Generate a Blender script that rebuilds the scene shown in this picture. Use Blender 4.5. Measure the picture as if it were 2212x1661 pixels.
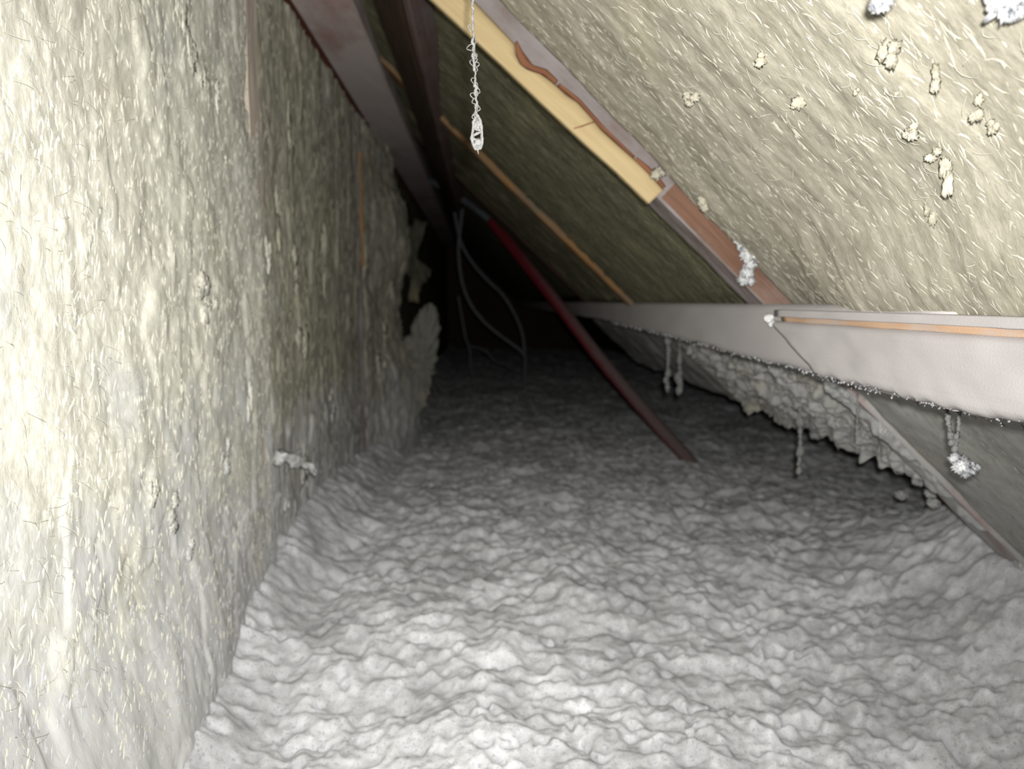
import bpy, bmesh, math, random
import numpy as np
from mathutils import Vector, Matrix

random.seed(7)
RNG = np.random.default_rng(11)
for o in list(bpy.data.objects):
    bpy.data.objects.remove(o)
SC = bpy.context.scene
COL = SC.collection

# ------------------------------------------------------------------ camera
H = 0.36                      # lens height above the loose fill (m)
F, CX, CY = 1600.0, 1106.0, 830.5
PITCH = math.atan((830.5 - 650) / F)
YAW = math.atan((1106 - 1035) / F)
cam_d = bpy.data.cameras.new('camera')
cam = bpy.data.objects.new('camera', cam_d)
COL.objects.link(cam)
cam.location = (0, 0, H)
cam.rotation_euler = (math.pi / 2 - PITCH, 0, -YAW)
cam_d.sensor_fit = 'HORIZONTAL'
cam_d.sensor_width = 36.0
cam_d.lens = 36.0 * F / 2212.0
cam_d.clip_start = 0.01
cam_d.dof.use_dof = True
cam_d.dof.focus_distance = 0.40
cam_d.dof.aperture_fstop = 9.0
SC.camera = cam
RC = cam.rotation_euler.to_matrix()

# ------------------------------------------------------------------ world, flash, exposure
w = bpy.data.worlds.new('dark_loft')
SC.world = w
w.use_nodes = True
w.node_tree.nodes['Background'].inputs[0].default_value = (0.9, 0.95, 1, 1)
w.node_tree.nodes['Background'].inputs[1].default_value = 0.002

fl = bpy.data.lights.new('phone_flash', 'SPOT')
fl.energy = 38.0
fl.color = (1.0, 0.993, 0.975)
fl.shadow_soft_size = 0.006
fl.spot_size = math.radians(118)
fl.spot_blend = 1.0
flo = bpy.data.objects.new('phone_flash', fl)
COL.objects.link(flo)
flo.location = Vector((0, 0, H)) + RC @ Vector((0.010, 0.016, 0.0))
flo.rotation_euler = (math.pi / 2 - math.radians(3.5), 0, math.radians(1.5))

SC.view_settings.view_transform = 'Standard'
SC.view_settings.look = 'None'
SC.view_settings.gamma = 1.0
SC.view_settings.use_curve_mapping = False
SC.view_settings.exposure = 0.0
SC.cycles.max_bounces = 4
SC.cycles.diffuse_bounces = 3
SC.cycles.glossy_bounces = 1
SC.cycles.transmission_bounces = 0
SC.cycles.volume_bounces = 0

# ------------------------------------------------------------------ geometry of the place
# x right, y along the eave, z up; loose fill surface about z = 0.
TH = math.radians(43.5)
M_ = np.array([math.sin(TH), 0, math.cos(TH)])       # outward roof normal
T_ = np.array([math.cos(TH), 0, -math.sin(TH)])      # down the slope
EY = np.array([0, 1.0, 0])
O_ = np.array([0, 0, H])                             # p, s are measured from the loft axis at this height
XW = -0.25                                           # face of the knee wall


def roof(s, y, p):
    return O_ + T_ * s + EY * y + M_ * p


def ray(px, py):
    v = RC @ Vector(((px - CX) / F, (CY - py) / F, -1))
    return np.array(v)


def on_y(px, py, y):
    r = ray(px, py)
    return O_ + r * (y / r[1])


def on_x(px, py, x):
    r = ray(px, py)
    return O_ + r * (x / r[0])


def on_z(px, py, z):
    r = ray(px, py)
    return O_ + r * ((z - H) / r[2])


def on_roof(px, py, p):
    r = ray(px, py)
    return O_ + r * (p / r.dot(M_))


def s_of(P):
    return float((np.asarray(P) - O_).dot(T_))


# ------------------------------------------------------------------ numpy noise
def _hash(ix, iy, seed):
    h = (ix.astype(np.int64) * 374761393 + iy.astype(np.int64) * 668265263 + seed * 1274126177) & 0xFFFFFFFF
    h = ((h ^ (h >> 13)) * 1274126177) & 0xFFFFFFFF
    h = ((h ^ (h >> 16)) * 2246822519) & 0xFFFFFFFF
    return ((h ^ (h >> 15)) & 0xFFFFFF) / float(0xFFFFFF)


def vn(x, y, seed=0):
    x = np.asarray(x, float); y = np.asarray(y, float)
    ix = np.floor(x); iy = np.floor(y)
    fx = x - ix; fy = y - iy
    fx = fx * fx * fx * (fx * (fx * 6 - 15) + 10); fy = fy * fy * fy * (fy * (fy * 6 - 15) + 10)
    a = _hash(ix, iy, seed); b = _hash(ix + 1, iy, seed)
    c = _hash(ix, iy + 1, seed); d = _hash(ix + 1, iy + 1, seed)
    return (a * (1 - fx) + b * fx) * (1 - fy) + (c * (1 - fx) + d * fx) * fy


def fbm(x, y, octv=4, seed=0, gain=0.5):
    t = 0; amp = 1; tot = 0
    for k in range(octv):
        t = t + amp * vn(x * 2 ** k + 17.3 * k, y * 2 ** k - 9.1 * k, seed + k)
        tot += amp; amp *= gain
    return t / tot - 0.5


def puffs(x, y, cell, seed):
    """overlapping rounded clumps, result in metres"""
    gx = x / cell; gy = y / cell
    ix = np.floor(gx); iy = np.floor(gy)
    out = np.zeros_like(gx)
    for dx in (-1, 0, 1):
        for dy in (-1, 0, 1):
            jx = ix + dx; jy = iy + dy
            cx = jx + _hash(jx, jy, seed); cy = jy + _hash(jx, jy, seed + 1)
            r = 0.45 + 0.5 * _hash(jx, jy, seed + 2)
            lift = 0.35 * _hash(jx, jy, seed + 3)
            d2 = (gx - cx) ** 2 + (gy - cy) ** 2
            k = np.maximum(1 - d2 / (r * r), 0)
            hgt = (r * 0.8 + lift) * k
            out = out + hgt ** 3
    return np.cbrt(out + 0.003) * cell


def sstep(a, b, x):
    t = np.clip((x - a) / (b - a), 0, 1)
    return t * t * (3 - 2 * t)


# ------------------------------------------------------------------ object helpers
def mesh_np(name, V, quads=None, tris=None, uv=None, smooth=True):
    V = np.asarray(V, np.float32).reshape(-1, 3)
    me = bpy.data.meshes.new(name)
    nq = 0 if quads is None else len(quads)
    nt = 0 if tris is None else len(tris)
    loops = []
    if nq: loops.append(np.asarray(quads, np.int32).ravel())
    if nt: loops.append(np.asarray(tris, np.int32).ravel())
    L = np.concatenate(loops)
    me.vertices.add(len(V)); me.vertices.foreach_set('co', V.ravel())
    me.loops.add(len(L)); me.loops.foreach_set('vertex_index', L)
    me.polygons.add(nq + nt)
    tot = np.concatenate([np.full(nq, 4, np.int32), np.full(nt, 3, np.int32)])
    st = np.concatenate([[0], np.cumsum(tot)[:-1]]).astype(np.int32)
    me.polygons.foreach_set('loop_start', st)
    me.polygons.foreach_set('use_smooth', np.full(nq + nt, smooth, bool))
    if uv is not None:
        lay = me.uv_layers.new(name='UVMap')
        lay.data.foreach_set('uv', np.asarray(uv, np.float32)[L].ravel())
    me.update(calc_edges=True)
    me.validate()
    return me


def link(name, me, mat, parent=None, base=None):
    """one object; its vertices are given in world space, the origin goes to its base (or its parent's)"""
    if len(me.vertices) < 20000:
        bm = bmesh.new(); bm.from_mesh(me); bmesh.ops.recalc_face_normals(bm, faces=bm.faces[:]); bm.to_mesh(me); bm.free()
    o = bpy.data.objects.new(name, me)
    COL.objects.link(o)
    mats = mat if isinstance(mat, (list, tuple)) else [mat]
    for m in mats:
        me.materials.append(m)
    n = len(me.vertices)
    co = np.empty(n * 3, np.float32); me.vertices.foreach_get('co', co); co = co.reshape(-1, 3)
    if parent is None:
        b = np.array([(co[:, 0].min() + co[:, 0].max()) / 2, (co[:, 1].min() + co[:, 1].max()) / 2, co[:, 2].min()]) if base is None else np.array(base)
        o.location = b
        o['_b'] = [float(q) for q in b]
    else:
        b = np.array(parent['_b'])
        o.parent = parent
        o['_b'] = [float(q) for q in b]
    me.vertices.foreach_set('co', (co - b).astype(np.float32).ravel())
    me.update()
    return o


def empty(name, loc):
    o = bpy.data.objects.new(name, None)
    COL.objects.link(o)
    o.location = loc
    o.empty_display_size = 0.05
    o['_b'] = [float(q) for q in loc]
    return o


def tag(o, label, cat, group=None, kind=None):
    o['label'] = label
    o['category'] = cat
    if group: o['group'] = group
    if kind: o['kind'] = kind
    return o


def struct(o, label=None):
    o['kind'] = 'structure'
    if label: o['label'] = label
    return o


def grid_slab(name, P, back, uvu, uvv, jitter=0.003):
    """P: (nu,nv,3) front surface; back: vector added to reach the back face. closed slab."""
    nu, nv = P.shape[:2]
    V = [P.reshape(-1, 3)]
    idx = np.arange(nu * nv).reshape(nu, nv)
    q = np.stack([idx[:-1, :-1], idx[1:, :-1], idx[1:, 1:], idx[:-1, 1:]], -1).reshape(-1, 4)
    uv = [np.stack([uvu, uvv], -1).reshape(-1, 2)]
    ring = np.concatenate([idx[:, 0], idx[-1, 1:], idx[-2::-1, -1], idx[0, -2:0:-1]])
    Q = [q]
    base = nu * nv
    ringP = P.reshape(-1, 3)[ring]
    nseg = 3
    prev = ring
    rng = np.random.default_rng(len(name) + nu)
    for k in range(1, nseg + 1):
        f = k / nseg
        jit = (rng.random((len(ring), 3)) - .5) * jitter
        ids = base + np.arange(len(ring)); base += len(ring)
        V.append(ringP + np.asarray(back) * f + jit)
        u0 = uv[0][ring]
        uv.append(u0 + np.array([0.0, 1.0]) * 0 + f * np.linalg.norm(back) * np.array([1.0, 0.3]))
        n = len(ring); a = np.arange(n); b = (a + 1) % n
        Q.append(np.stack([prev[b], prev[a], ids[a], ids[b]], -1)[:, ::-1])
        prev = ids
    # back cap as a fan
    c = base
    V.append(V[-1].mean(0)[None]); uv.append(np.zeros((1, 2)))
    n = len(prev); a = np.arange(n); b = (a + 1) % n
    T = np.stack([prev[a], prev[b], np.full(n, c)], -1)
    return mesh_np(name, np.concatenate(V), np.concatenate(Q), T, np.concatenate(uv))


def beam_mesh(name, A, B, ux, uy, w, h, ch=0.003, nl=40, wob=0.0015, seed=0, taper=None):
    """a sawn timber from A to B; ux, uy unit cross directions; w along ux, h along uy, A at the section centre"""
    A = np.asarray(A, float); B = np.asarray(B, float); ux = np.asarray(ux, float); uy = np.asarray(uy, float)
    hw, hh = w / 2, h / 2
    base = []
    for (sx, sy) in ((1, 1), (-1, 1), (-1, -1), (1, -1)):
        if sx * sy > 0:
            base += [(sx * hw, sy * (hh - ch)), (sx * (hw - ch), sy * hh)]
        else:
            base += [(sx * (hw - ch), sy * hh), (sx * hw, sy * (hh - ch))]
    sec = []
    for i in range(8):
        a, b = np.array(base[i]), np.array(base[(i + 1) % 8])
        k = 5 if i % 2 else 1
        for j in range(k):
            sec.append(a + (b - a) * j / k)
    sec = np.array(sec); m = len(sec)
    L = np.linalg.norm(B - A)
    t = np.linspace(0, 1, nl)
    per = np.concatenate([[0], np.cumsum(np.linalg.norm(np.diff(np.vstack([sec, sec[:1]]), axis=0), axis=1))])
    tt, kk = np.meshgrid(t, np.arange(m + 1), indexing='ij')
    sc = sec[kk % m]
    wv = fbm(tt * L * 25, (kk % m) * 0.7, 3, seed) * 2 * wob
    nrm = sc / np.maximum(np.linalg.norm(sc, axis=-1, keepdims=True), 1e-6)
    sc = sc + nrm * wv[..., None]
    if taper is not None:
        sc = taper(sc, tt)
    P = A + (B - A) * tt[..., None] + ux * sc[..., :1] + uy * sc[..., 1:]
    V = P.reshape(-1, 3)
    uv = np.stack([tt * L, per[kk]], -1).reshape(-1, 2)
    idx = np.arange(nl * (m + 1)).reshape(nl, m + 1)
    q = np.stack([idx[:-1, :-1], idx[1:, :-1], idx[1:, 1:], idx[:-1, 1:]], -1).reshape(-1, 4)
    n0 = len(V)
    c0 = P[0, :m].mean(0); c1 = P[-1, :m].mean(0)
    V = np.vstack([V, c0, c1]); uv = np.vstack([uv, [0, 0], [L, 0]])
    T = []
    for k in range(m):
        T.append((n0, idx[0, k], idx[0, k + 1])); T.append((n0 + 1, idx[-1, k + 1], idx[-1, k]))
    me = mesh_np(name, V, q, T, uv, smooth=False)
    return me


def catmull(pts, n):
    P = np.asarray(pts, float)
    P = np.vstack([2 * P[0] - P[1], P, 2 * P[-1] - P[-2]])
    out = []
    ns = len(P) - 3
    per = max(2, n // ns)
    for i in range(ns):
        p0, p1, p2, p3 = P[i:i + 4]
        for j in range(per):
            t = j / per
            out.append(0.5 * ((2 * p1) + (-p0 + p2) * t + (2 * p0 - 5 * p1 + 4 * p2 - p3) * t * t + (-p0 + 3 * p1 - 3 * p2 + p3) * t ** 3))
    out.append(P[-2])
    return np.array(out)


def tube_arrays(path, rad, ns=10, rough=0.0, seed=0):
    path = np.asarray(path, float); n = len(path)
    rad = np.broadcast_to(np.asarray(rad, float), (n,))
    tan = np.gradient(path, axis=0); tan /= np.linalg.norm(tan, axis=1, keepdims=True) + 1e-12
    ref = np.array([0.31, 0.87, 0.38]); ref /= np.linalg.norm(ref)
    e1 = np.cross(tan, ref); e1 /= np.linalg.norm(e1, axis=1, keepdims=True) + 1e-12
    e2 = np.cross(tan, e1)
    a = np.linspace(0, 2 * np.pi, ns, endpoint=False)
    ii, aa = np.meshgrid(np.arange(n), a, indexing='ij')
    r = rad[:, None] * (1 + rough * 2 * fbm(ii * 0.6, aa * 1.4, 2, seed))
    V = path[:, None] + r[..., None] * (np.cos(aa)[..., None] * e1[:, None] + np.sin(aa)[..., None] * e2[:, None])
    idx = np.arange(n * ns).reshape(n, ns)
    nx = np.roll(idx, -1, 1)
    q = np.stack([idx[:-1], nx[:-1], nx[1:], idx[1:]], -1).reshape(-1, 4)
    V = V.reshape(-1, 3)
    V = np.vstack([V, path[:1], path[-1:]])
    T = []
    for k in range(ns):
        T.append((n * ns, idx[0, (k + 1) % ns], idx[0, k])); T.append((n * ns + 1, idx[-1, k], idx[-1, (k + 1) % ns]))
    seg = np.concatenate([[0], np.cumsum(np.linalg.norm(np.diff(path, axis=0), axis=1))])
    uv = np.stack([np.repeat(seg, ns), np.tile(a, n) * 0.01], -1)
    uv = np.vstack([uv, [0, 0], [seg[-1], 0]])
    return V, q, np.array(T), uv


def join_arrays(parts):
    Vs, Qs, Ts, Us = [], [], [], []
    off = 0
    for V, q, t, u in parts:
        Vs.append(V); Us.append(u)
        if q is not None and len(q): Qs.append(np.asarray(q) + off)
        if t is not None and len(t): Ts.append(np.asarray(t) + off)
        off += len(V)
    return np.concatenate(Vs), (np.concatenate(Qs) if Qs else None), (np.concatenate(Ts) if Ts else None), np.concatenate(Us)


_ICO = {}


def ico(level=2):
    if level in _ICO: return _ICO[level]
    import bmesh
    bm = bmesh.new(); bmesh.ops.create_icosphere(bm, subdivisions=level, radius=1)
    V = np.array([v.co[:] for v in bm.verts]); T = np.array([[v.index for v in f.verts] for f in bm.faces])
    bm.free()
    _ICO[level] = (V, T)
    return V, T


def blob(c, r, rough=0.5, level=3, seed=0, freq=2.2):
    """a ragged clump of fluff"""
    V, T = ico(level)
    r = np.broadcast_to(np.asarray(r, float), (3,))
    n = fbm(V[:, 0] * freq + V[:, 2] * 1.7 + seed, V[:, 1] * freq - V[:, 2] * 2.1 + seed * 3, 4, seed, 0.65)
    n2 = fbm(V[:, 2] * freq * 2.1 + seed, V[:, 1] * freq * 2 + V[:, 0] * freq * 1.9, 3, seed + 9, 0.7)
    d = 1 + rough * (1.4 * n + 1.2 * n2)
    W = V * d[:, None] * r + np.asarray(c)
    return W, None, T, np.stack([W[:, 0] + W[:, 1], W[:, 2]], -1)


# ------------------------------------------------------------------ materials
def soft(b, dist, w=1.0):
    b.inputs['Subsurface Weight'].default_value = w
    b.inputs['Subsurface Radius'].default_value = (1.0, 0.97, 0.85)
    b.inputs['Subsurface Scale'].default_value = dist


def new_mat(name):
    m = bpy.data.materials.new(name)
    m.use_nodes = True
    nt = m.node_tree
    b = nt.nodes['Principled BSDF']
    b.inputs['Roughness'].default_value = 0.95
    b.inputs['Specular IOR Level'].default_value = 0.1
    return m, nt, b


def nd(nt, t, **kw):
    n = nt.nodes.new(t)
    for k, v in kw.items():
        setattr(n, k, v)
    return n


def ramp(nt, fac, stops):
    r = nd(nt, 'ShaderNodeValToRGB')
    el = r.color_ramp.elements
    el[0].position, el[0].color = stops[0][0], (*stops[0][1], 1)
    el[1].position, el[1].color = stops[-1][0], (*stops[-1][1], 1)
    for p, c in stops[1:-1]:
        e = el.new(p); e.color = (*c, 1)
    nt.links.new(fac, r.inputs[0])
    return r.outputs[0]


def mix(nt, a, b, fac, mode='MIX'):
    m = nd(nt, 'ShaderNodeMix', data_type='RGBA', blend_type=mode)
    for sock, v in ((0, fac), (6, a), (7, b)):
        if hasattr(v, 'is_output'): nt.links.new(v, m.inputs[sock])
        elif sock == 0: m.inputs[0].default_value = v
        else: m.inputs[sock].default_value = (*v, 1)
    return m.outputs[2]


def noise(nt, vec, scale, detail=4, rough=0.6, dist=0.0):
    n = nd(nt, 'ShaderNodeTexNoise')
    n.inputs['Scale'].default_value = scale; n.inputs['Detail'].default_value = detail
    n.inputs['Roughness'].default_value = rough; n.inputs['Distortion'].default_value = dist
    if vec is not None: nt.links.new(vec, n.inputs['Vector'])
    return n.outputs['Fac']


def mapped(nt, src, scale):
    mp = nd(nt, 'ShaderNodeMapping')
    mp.inputs['Scale'].default_value = scale
    nt.links.new(src, mp.inputs['Vector'])
    return mp.outputs[0]


def math_n(nt, op, a, b=None, clamp=False):
    m = nd(nt, 'ShaderNodeMath', operation=op, use_clamp=clamp)
    for i, v in enumerate((a, b)):
        if v is None: continue
        if hasattr(v, 'is_output'): nt.links.new(v, m.inputs[i])
        else: m.inputs[i].default_value = v
    return m.outputs[0]


def bump(nt, b, hsock, dist, strength=1.0):
    bp = nd(nt, 'ShaderNodeBump')
    bp.inputs['Distance'].default_value = dist; bp.inputs['Strength'].default_value = strength
    nt.links.new(hsock, bp.inputs['Height']); nt.links.new(bp.outputs[0], b.inputs['Normal'])


def wool(name, dark, light, dusty=0.35, dustcol=(0.47, 0.47, 0.46), low_dust=None, stretch=2.8, fine=1.0):
    """mineral wool: fibre streaks run along the V direction of the sheet (metres)"""
    m, nt, b = new_mat(name)
    uvn = nd(nt, 'ShaderNodeUVMap'); uvo = uvn.outputs[0]
    st = mapped(nt, uvo, (1, 1 / stretch, 1))
    n1 = noise(nt, st, 130, 3, 0.7, 0.5)
    n2 = noise(nt, uvo, 16, 2, 0.6)
    n3 = noise(nt, mapped(nt, uvo, (1, 0.35, 1)), 620, 2, 0.7)
    s = math_n(nt, 'ADD', math_n(nt, 'MULTIPLY', n1, 0.55), math_n(nt, 'MULTIPLY', n2, 0.25))
    s = math_n(nt, 'ADD', s, math_n(nt, 'MULTIPLY', n3, 0.30))
    mid = tuple((a + c) / 2 for a, c in zip(dark, light))
    c = ramp(nt, s, [(0.38, dark), (0.56, mid), (0.72, light)])
    # grey loft dust lying in patches
    dn = noise(nt, uvo, 9, 3, 0.65)
    if low_dust:
        geo = nd(nt, 'ShaderNodeNewGeometry')
        sp = nd(nt, 'ShaderNodeSeparateXYZ'); nt.links.new(geo.outputs['Position'], sp.inputs[0])
        mr = nd(nt, 'ShaderNodeMapRange')
        mr.inputs[1].default_value = low_dust[0]; mr.inputs[2].default_value = low_dust[1]
        mr.inputs[3].default_value = 0.42; mr.inputs[4].default_value = -0.05
        nt.links.new(sp.outputs[2], mr.inputs[0])
        dn = math_n(nt, 'ADD', dn, mr.outputs[0])
    df = nd(nt, 'ShaderNodeMapRange'); nt.links.new(dn, df.inputs[0])
    df.inputs[1].default_value = 0.62 - dusty * 0.3; df.inputs[2].default_value = 0.86 - dusty * 0.3
    df.inputs[4].default_value = 0.85
    c = mix(nt, c, dustcol, df.outputs[0])
    # stray yellow-brown binder stains
    yn = noise(nt, uvo, 6.5, 1, 0.5)
    ym = nd(nt, 'ShaderNodeMapRange'); nt.links.new(yn, ym.inputs[0])
    ym.inputs[1].default_value = 0.60; ym.inputs[2].default_value = 0.78; ym.inputs[4].default_value = 0.35
    c = mix(nt, c, (0.40, 0.35, 0.20), ym.outputs[0])
    nt.links.new(c, b.inputs['Base Color'])
    hb = math_n(nt, 'ADD', math_n(nt, 'MULTIPLY', n1, 1.0), math_n(nt, 'MULTIPLY', n3, 0.55 * fine))
    bump(nt, b, hb, 0.0018, 0.24)
    return m


def fluff(name, lo, hi, sc=1.0):
    m, nt, b = new_mat(name)
    geo = nd(nt, 'ShaderNodeNewGeometry'); pos = geo.outputs['Position']
    n1 = noise(nt, pos, 62 * sc, 4, 0.68)
    n2 = noise(nt, pos, 9 * sc, 1, 0.5)
    n3 = noise(nt, pos, 380 * sc, 1, 0.7)
    s = math_n(nt, 'ADD', math_n(nt, 'MULTIPLY', n1, 0.55), math_n(nt, 'MULTIPLY', n2, 0.45))
    c = ramp(nt, s, [(0.36, lo), (0.64, hi)])
    sp = nd(nt, 'ShaderNodeMapRange'); nt.links.new(n3, sp.inputs[0])
    sp.inputs[1].default_value = 0.30; sp.inputs[2].default_value = 0.42; sp.inputs[3].default_value = 0.5; sp.inputs[4].default_value = 0.0
    c = mix(nt, c, tuple(q * 0.62 for q in lo), sp.outputs[0])
    nt.links.new(c, b.inputs['Base Color'])
    hb = math_n(nt, 'ADD', math_n(nt, 'MULTIPLY', n1, 0.8), math_n(nt, 'MULTIPLY', n3, 0.5))
    bump(nt, b, hb, 0.003, 0.25)
    b.inputs['Roughness'].default_value = 1.0
    soft(b, 0.010, 1.0)
    return m


def wood(name, c0, c1, dust=0.0, dustcol=(0.42, 0.39, 0.38), dust_scale=14, grain=90, dust_edge=None):
    m, nt, b = new_mat(name)
    uvo = nd(nt, 'ShaderNodeUVMap').outputs[0]
    g = noise(nt, mapped(nt, uvo, (0.06, 1, 1)), grain * 2.2, 2, 0.6, 0.6)
    g2 = noise(nt, mapped(nt, uvo, (0.3, 1, 1)), 12, 3, 0.5)
    s = math_n(nt, 'ADD', math_n(nt, 'MULTIPLY', g, 0.6), math_n(nt, 'MULTIPLY', g2, 0.4))
    c = ramp(nt, s, [(0.35, c0), (0.65, c1)])
    if dust > 0:
        dn = noise(nt, mapped(nt, uvo, (0.5, 1, 1)), dust_scale, 5, 0.65)
        fn = noise(nt, uvo, 500, 3, 0.7)
        dn = math_n(nt, 'ADD', dn, math_n(nt, 'MULTIPLY', fn, 0.12))
        mr = nd(nt, 'ShaderNodeMapRange'); nt.links.new(dn, mr.inputs[0])
        mr.inputs[1].default_value = 0.95 - dust; mr.inputs[2].default_value = 1.2 - dust; mr.inputs[4].default_value = 0.96
        c = mix(nt, c, dustcol, mr.outputs[0])
    nt.links.new(c, b.inputs['Base Color'])
    fz = noise(nt, uvo, 700, 3, 0.7)
    bump(nt, b, math_n(nt, 'ADD', math_n(nt, 'MULTIPLY', g, 0.6), math_n(nt, 'MULTIPLY', fz, 0.4)), 0.0012, 0.5)
    b.inputs['Roughness'].default_value = 0.8
    return m


def plain(name, c, rough=0.8, vary=0.25, sc=60):
    m, nt, b = new_mat(name)
    geo = nd(nt, 'ShaderNodeNewGeometry')
    n = noise(nt, geo.outputs['Position'], sc, 4, 0.6)
    nt.links.new(ramp(nt, n, [(0.3, tuple(q * (1 - vary) for q in c)), (0.7, tuple(min(1, q * (1 + vary)) for q in c))]), b.inputs['Base Color'])
    b.inputs['Roughness'].default_value = rough
    return m


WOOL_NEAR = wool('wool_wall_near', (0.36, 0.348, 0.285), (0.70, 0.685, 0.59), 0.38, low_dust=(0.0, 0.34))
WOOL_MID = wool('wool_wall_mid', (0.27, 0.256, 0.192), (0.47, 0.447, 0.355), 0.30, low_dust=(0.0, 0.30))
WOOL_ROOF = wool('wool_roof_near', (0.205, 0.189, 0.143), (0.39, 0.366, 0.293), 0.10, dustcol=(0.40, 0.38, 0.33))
WOOL_BAY = wool('wool_roof_shaded', (0.06, 0.057, 0.032), (0.19, 0.18, 0.115), 0.12, dustcol=(0.12, 0.118, 0.10), stretch=3)  # olive wool, base colour also lowered to carry the shade beyond the rafter
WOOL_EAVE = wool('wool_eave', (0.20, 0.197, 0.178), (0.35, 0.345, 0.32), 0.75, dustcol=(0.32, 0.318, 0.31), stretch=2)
TUFT = plain('wool_tuft', (0.64, 0.62, 0.52), 0.95, 0.25, 200)
TUFTR = plain('roof_tuft', (0.41, 0.387, 0.314), 0.95, 0.25, 200)
FIBRE = plain('wool_fibre', (0.52, 0.50, 0.42), 0.7, 0.15, 300)
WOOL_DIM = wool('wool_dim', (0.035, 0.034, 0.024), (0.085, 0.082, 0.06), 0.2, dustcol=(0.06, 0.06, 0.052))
WOOL_TORN = wool('wool_torn', (0.13, 0.128, 0.105), (0.25, 0.245, 0.21), 0.4, dustcol=(0.20, 0.20, 0.19))
FLUFF = fluff('loose_fill', (0.36, 0.36, 0.362), (0.66, 0.66, 0.665))
FUZZ = plain('loose_fill_fuzz', (0.50, 0.50, 0.505), 1.0, 0.2, 120)
DUST = fluff('loft_dust', (0.40, 0.40, 0.38), (0.60, 0.60, 0.58), 2.0)
COBWEB = plain('cobweb_dust', (0.17, 0.17, 0.163), 1.0, 0.3, 900)
DUSTPLATE = fluff('plate_dust', (0.30, 0.285, 0.275), (0.42, 0.395, 0.385), 2.0)
DUSTGREY = fluff('loft_dust_grey', (0.22, 0.22, 0.212), (0.34, 0.34, 0.33), 1.2)
YELLOW = wood('fresh_pine', (0.33, 0.25, 0.132), (0.375, 0.295, 0.165))
REDEDGE = wood('red_edge', (0.07, 0.024, 0.014), (0.13, 0.045, 0.028))
BARK = wood('bark_wane', (0.12, 0.05, 0.028), (0.22, 0.10, 0.05))
BROWN = wood('stained_rafter', (0.105, 0.056, 0.037), (0.165, 0.092, 0.062), 0.36, (0.21, 0.175, 0.16), 10)
GREYWOOD = wood('dusty_rafter', (0.115, 0.085, 0.074), (0.17, 0.135, 0.12), 0.55, (0.21, 0.19, 0.185), 18)
LOWDUST = wood('fluff_covered_rafter', (0.24, 0.15, 0.13), (0.30, 0.20, 0.175), 0.62, (0.33, 0.325, 0.315), 22)
DARKWOOD = wood('dark_purlin', (0.026, 0.017, 0.012), (0.05, 0.031, 0.021))
PURLSIDE = wood('dusty_purlin_side', (0.075, 0.05, 0.044), (0.11, 0.076, 0.068), 0.4, (0.11, 0.095, 0.092), 18)
PLATE = wood('dusty_top_plate', (0.26, 0.14, 0.11), (0.34, 0.20, 0.16), 0.62, (0.46, 0.405, 0.385), 9)
PLANED = wood('dusty_planed_beam', (0.33, 0.29, 0.275), (0.39, 0.355, 0.34), 0.80, (0.37, 0.348, 0.34), 12)
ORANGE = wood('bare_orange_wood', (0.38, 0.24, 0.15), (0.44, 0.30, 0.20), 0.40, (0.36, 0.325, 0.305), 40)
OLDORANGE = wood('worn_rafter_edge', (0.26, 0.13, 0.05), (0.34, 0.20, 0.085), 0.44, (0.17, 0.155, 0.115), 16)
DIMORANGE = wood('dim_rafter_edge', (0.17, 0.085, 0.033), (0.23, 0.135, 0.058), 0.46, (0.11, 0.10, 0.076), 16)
STUD = wood('pale_stud', (0.48, 0.41, 0.33), (0.58, 0.50, 0.42), 0.35, (0.52, 0.47, 0.43), 14)
BOARD = wood('back_boarding', (0.05, 0.04, 0.03), (0.09, 0.07, 0.05))
GREYPIPE = plain('grey_pipe', (0.10, 0.112, 0.122), 0.6, 0.15, 40)
CABLE = plain('grey_cable', (0.10, 0.103, 0.107), 0.6, 0.2, 60)


def red_mat():
    m, nt, b = new_mat('red_conduit')
    geo = nd(nt, 'ShaderNodeNewGeometry')
    sp = nd(nt, 'ShaderNodeSeparateXYZ'); nt.links.new(geo.outputs['Normal'], sp.inputs[0])
    pp = nd(nt, 'ShaderNodeSeparateXYZ'); nt.links.new(geo.outputs['Position'], pp.inputs[0])
    low = nd(nt, 'ShaderNodeMapRange'); nt.links.new(pp.outputs[2], low.inputs[0])
    low.inputs[1].default_value = 0.05; low.inputs[2].default_value = 0.58; low.inputs[3].default_value = 0.75; low.inputs[4].default_value = -0.25
    n = noise(nt, geo.outputs['Position'], 45, 5, 0.7)
    s = math_n(nt, 'ADD', math_n(nt, 'MULTIPLY', sp.outputs[2], 0.65), low.outputs[0])
    s = math_n(nt, 'ADD', s, math_n(nt, 'MULTIPLY', n, 0.6))
    mr = nd(nt, 'ShaderNodeMapRange'); nt.links.new(s, mr.inputs[0])
    mr.inputs[1].default_value = 0.55; mr.inputs[2].default_value = 1.15; mr.inputs[4].default_value = 0.9
    nt.links.new(mix(nt, (0.125, 0.013, 0.018), (0.125, 0.10, 0.094), mr.outputs[0]), b.inputs['Base Color'])
    b.inputs['Roughness'].default_value = 0.6
    return m


RED = red_mat()

# ------------------------------------------------------------------ setting: boarding behind the wool, deck under the fill
Y0, Y1 = -0.6, 6.4


def box_mesh(name, lo, hi):
    lo = np.array(lo); hi = np.array(hi); c = (lo + hi) / 2; d = hi - lo
    return beam_mesh(name, (c[0], lo[1], c[2]), (c[0], hi[1], c[2]), (1, 0, 0), (0, 0, 1), d[0], d[2], 0.002, 12, 0.0005)


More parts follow.
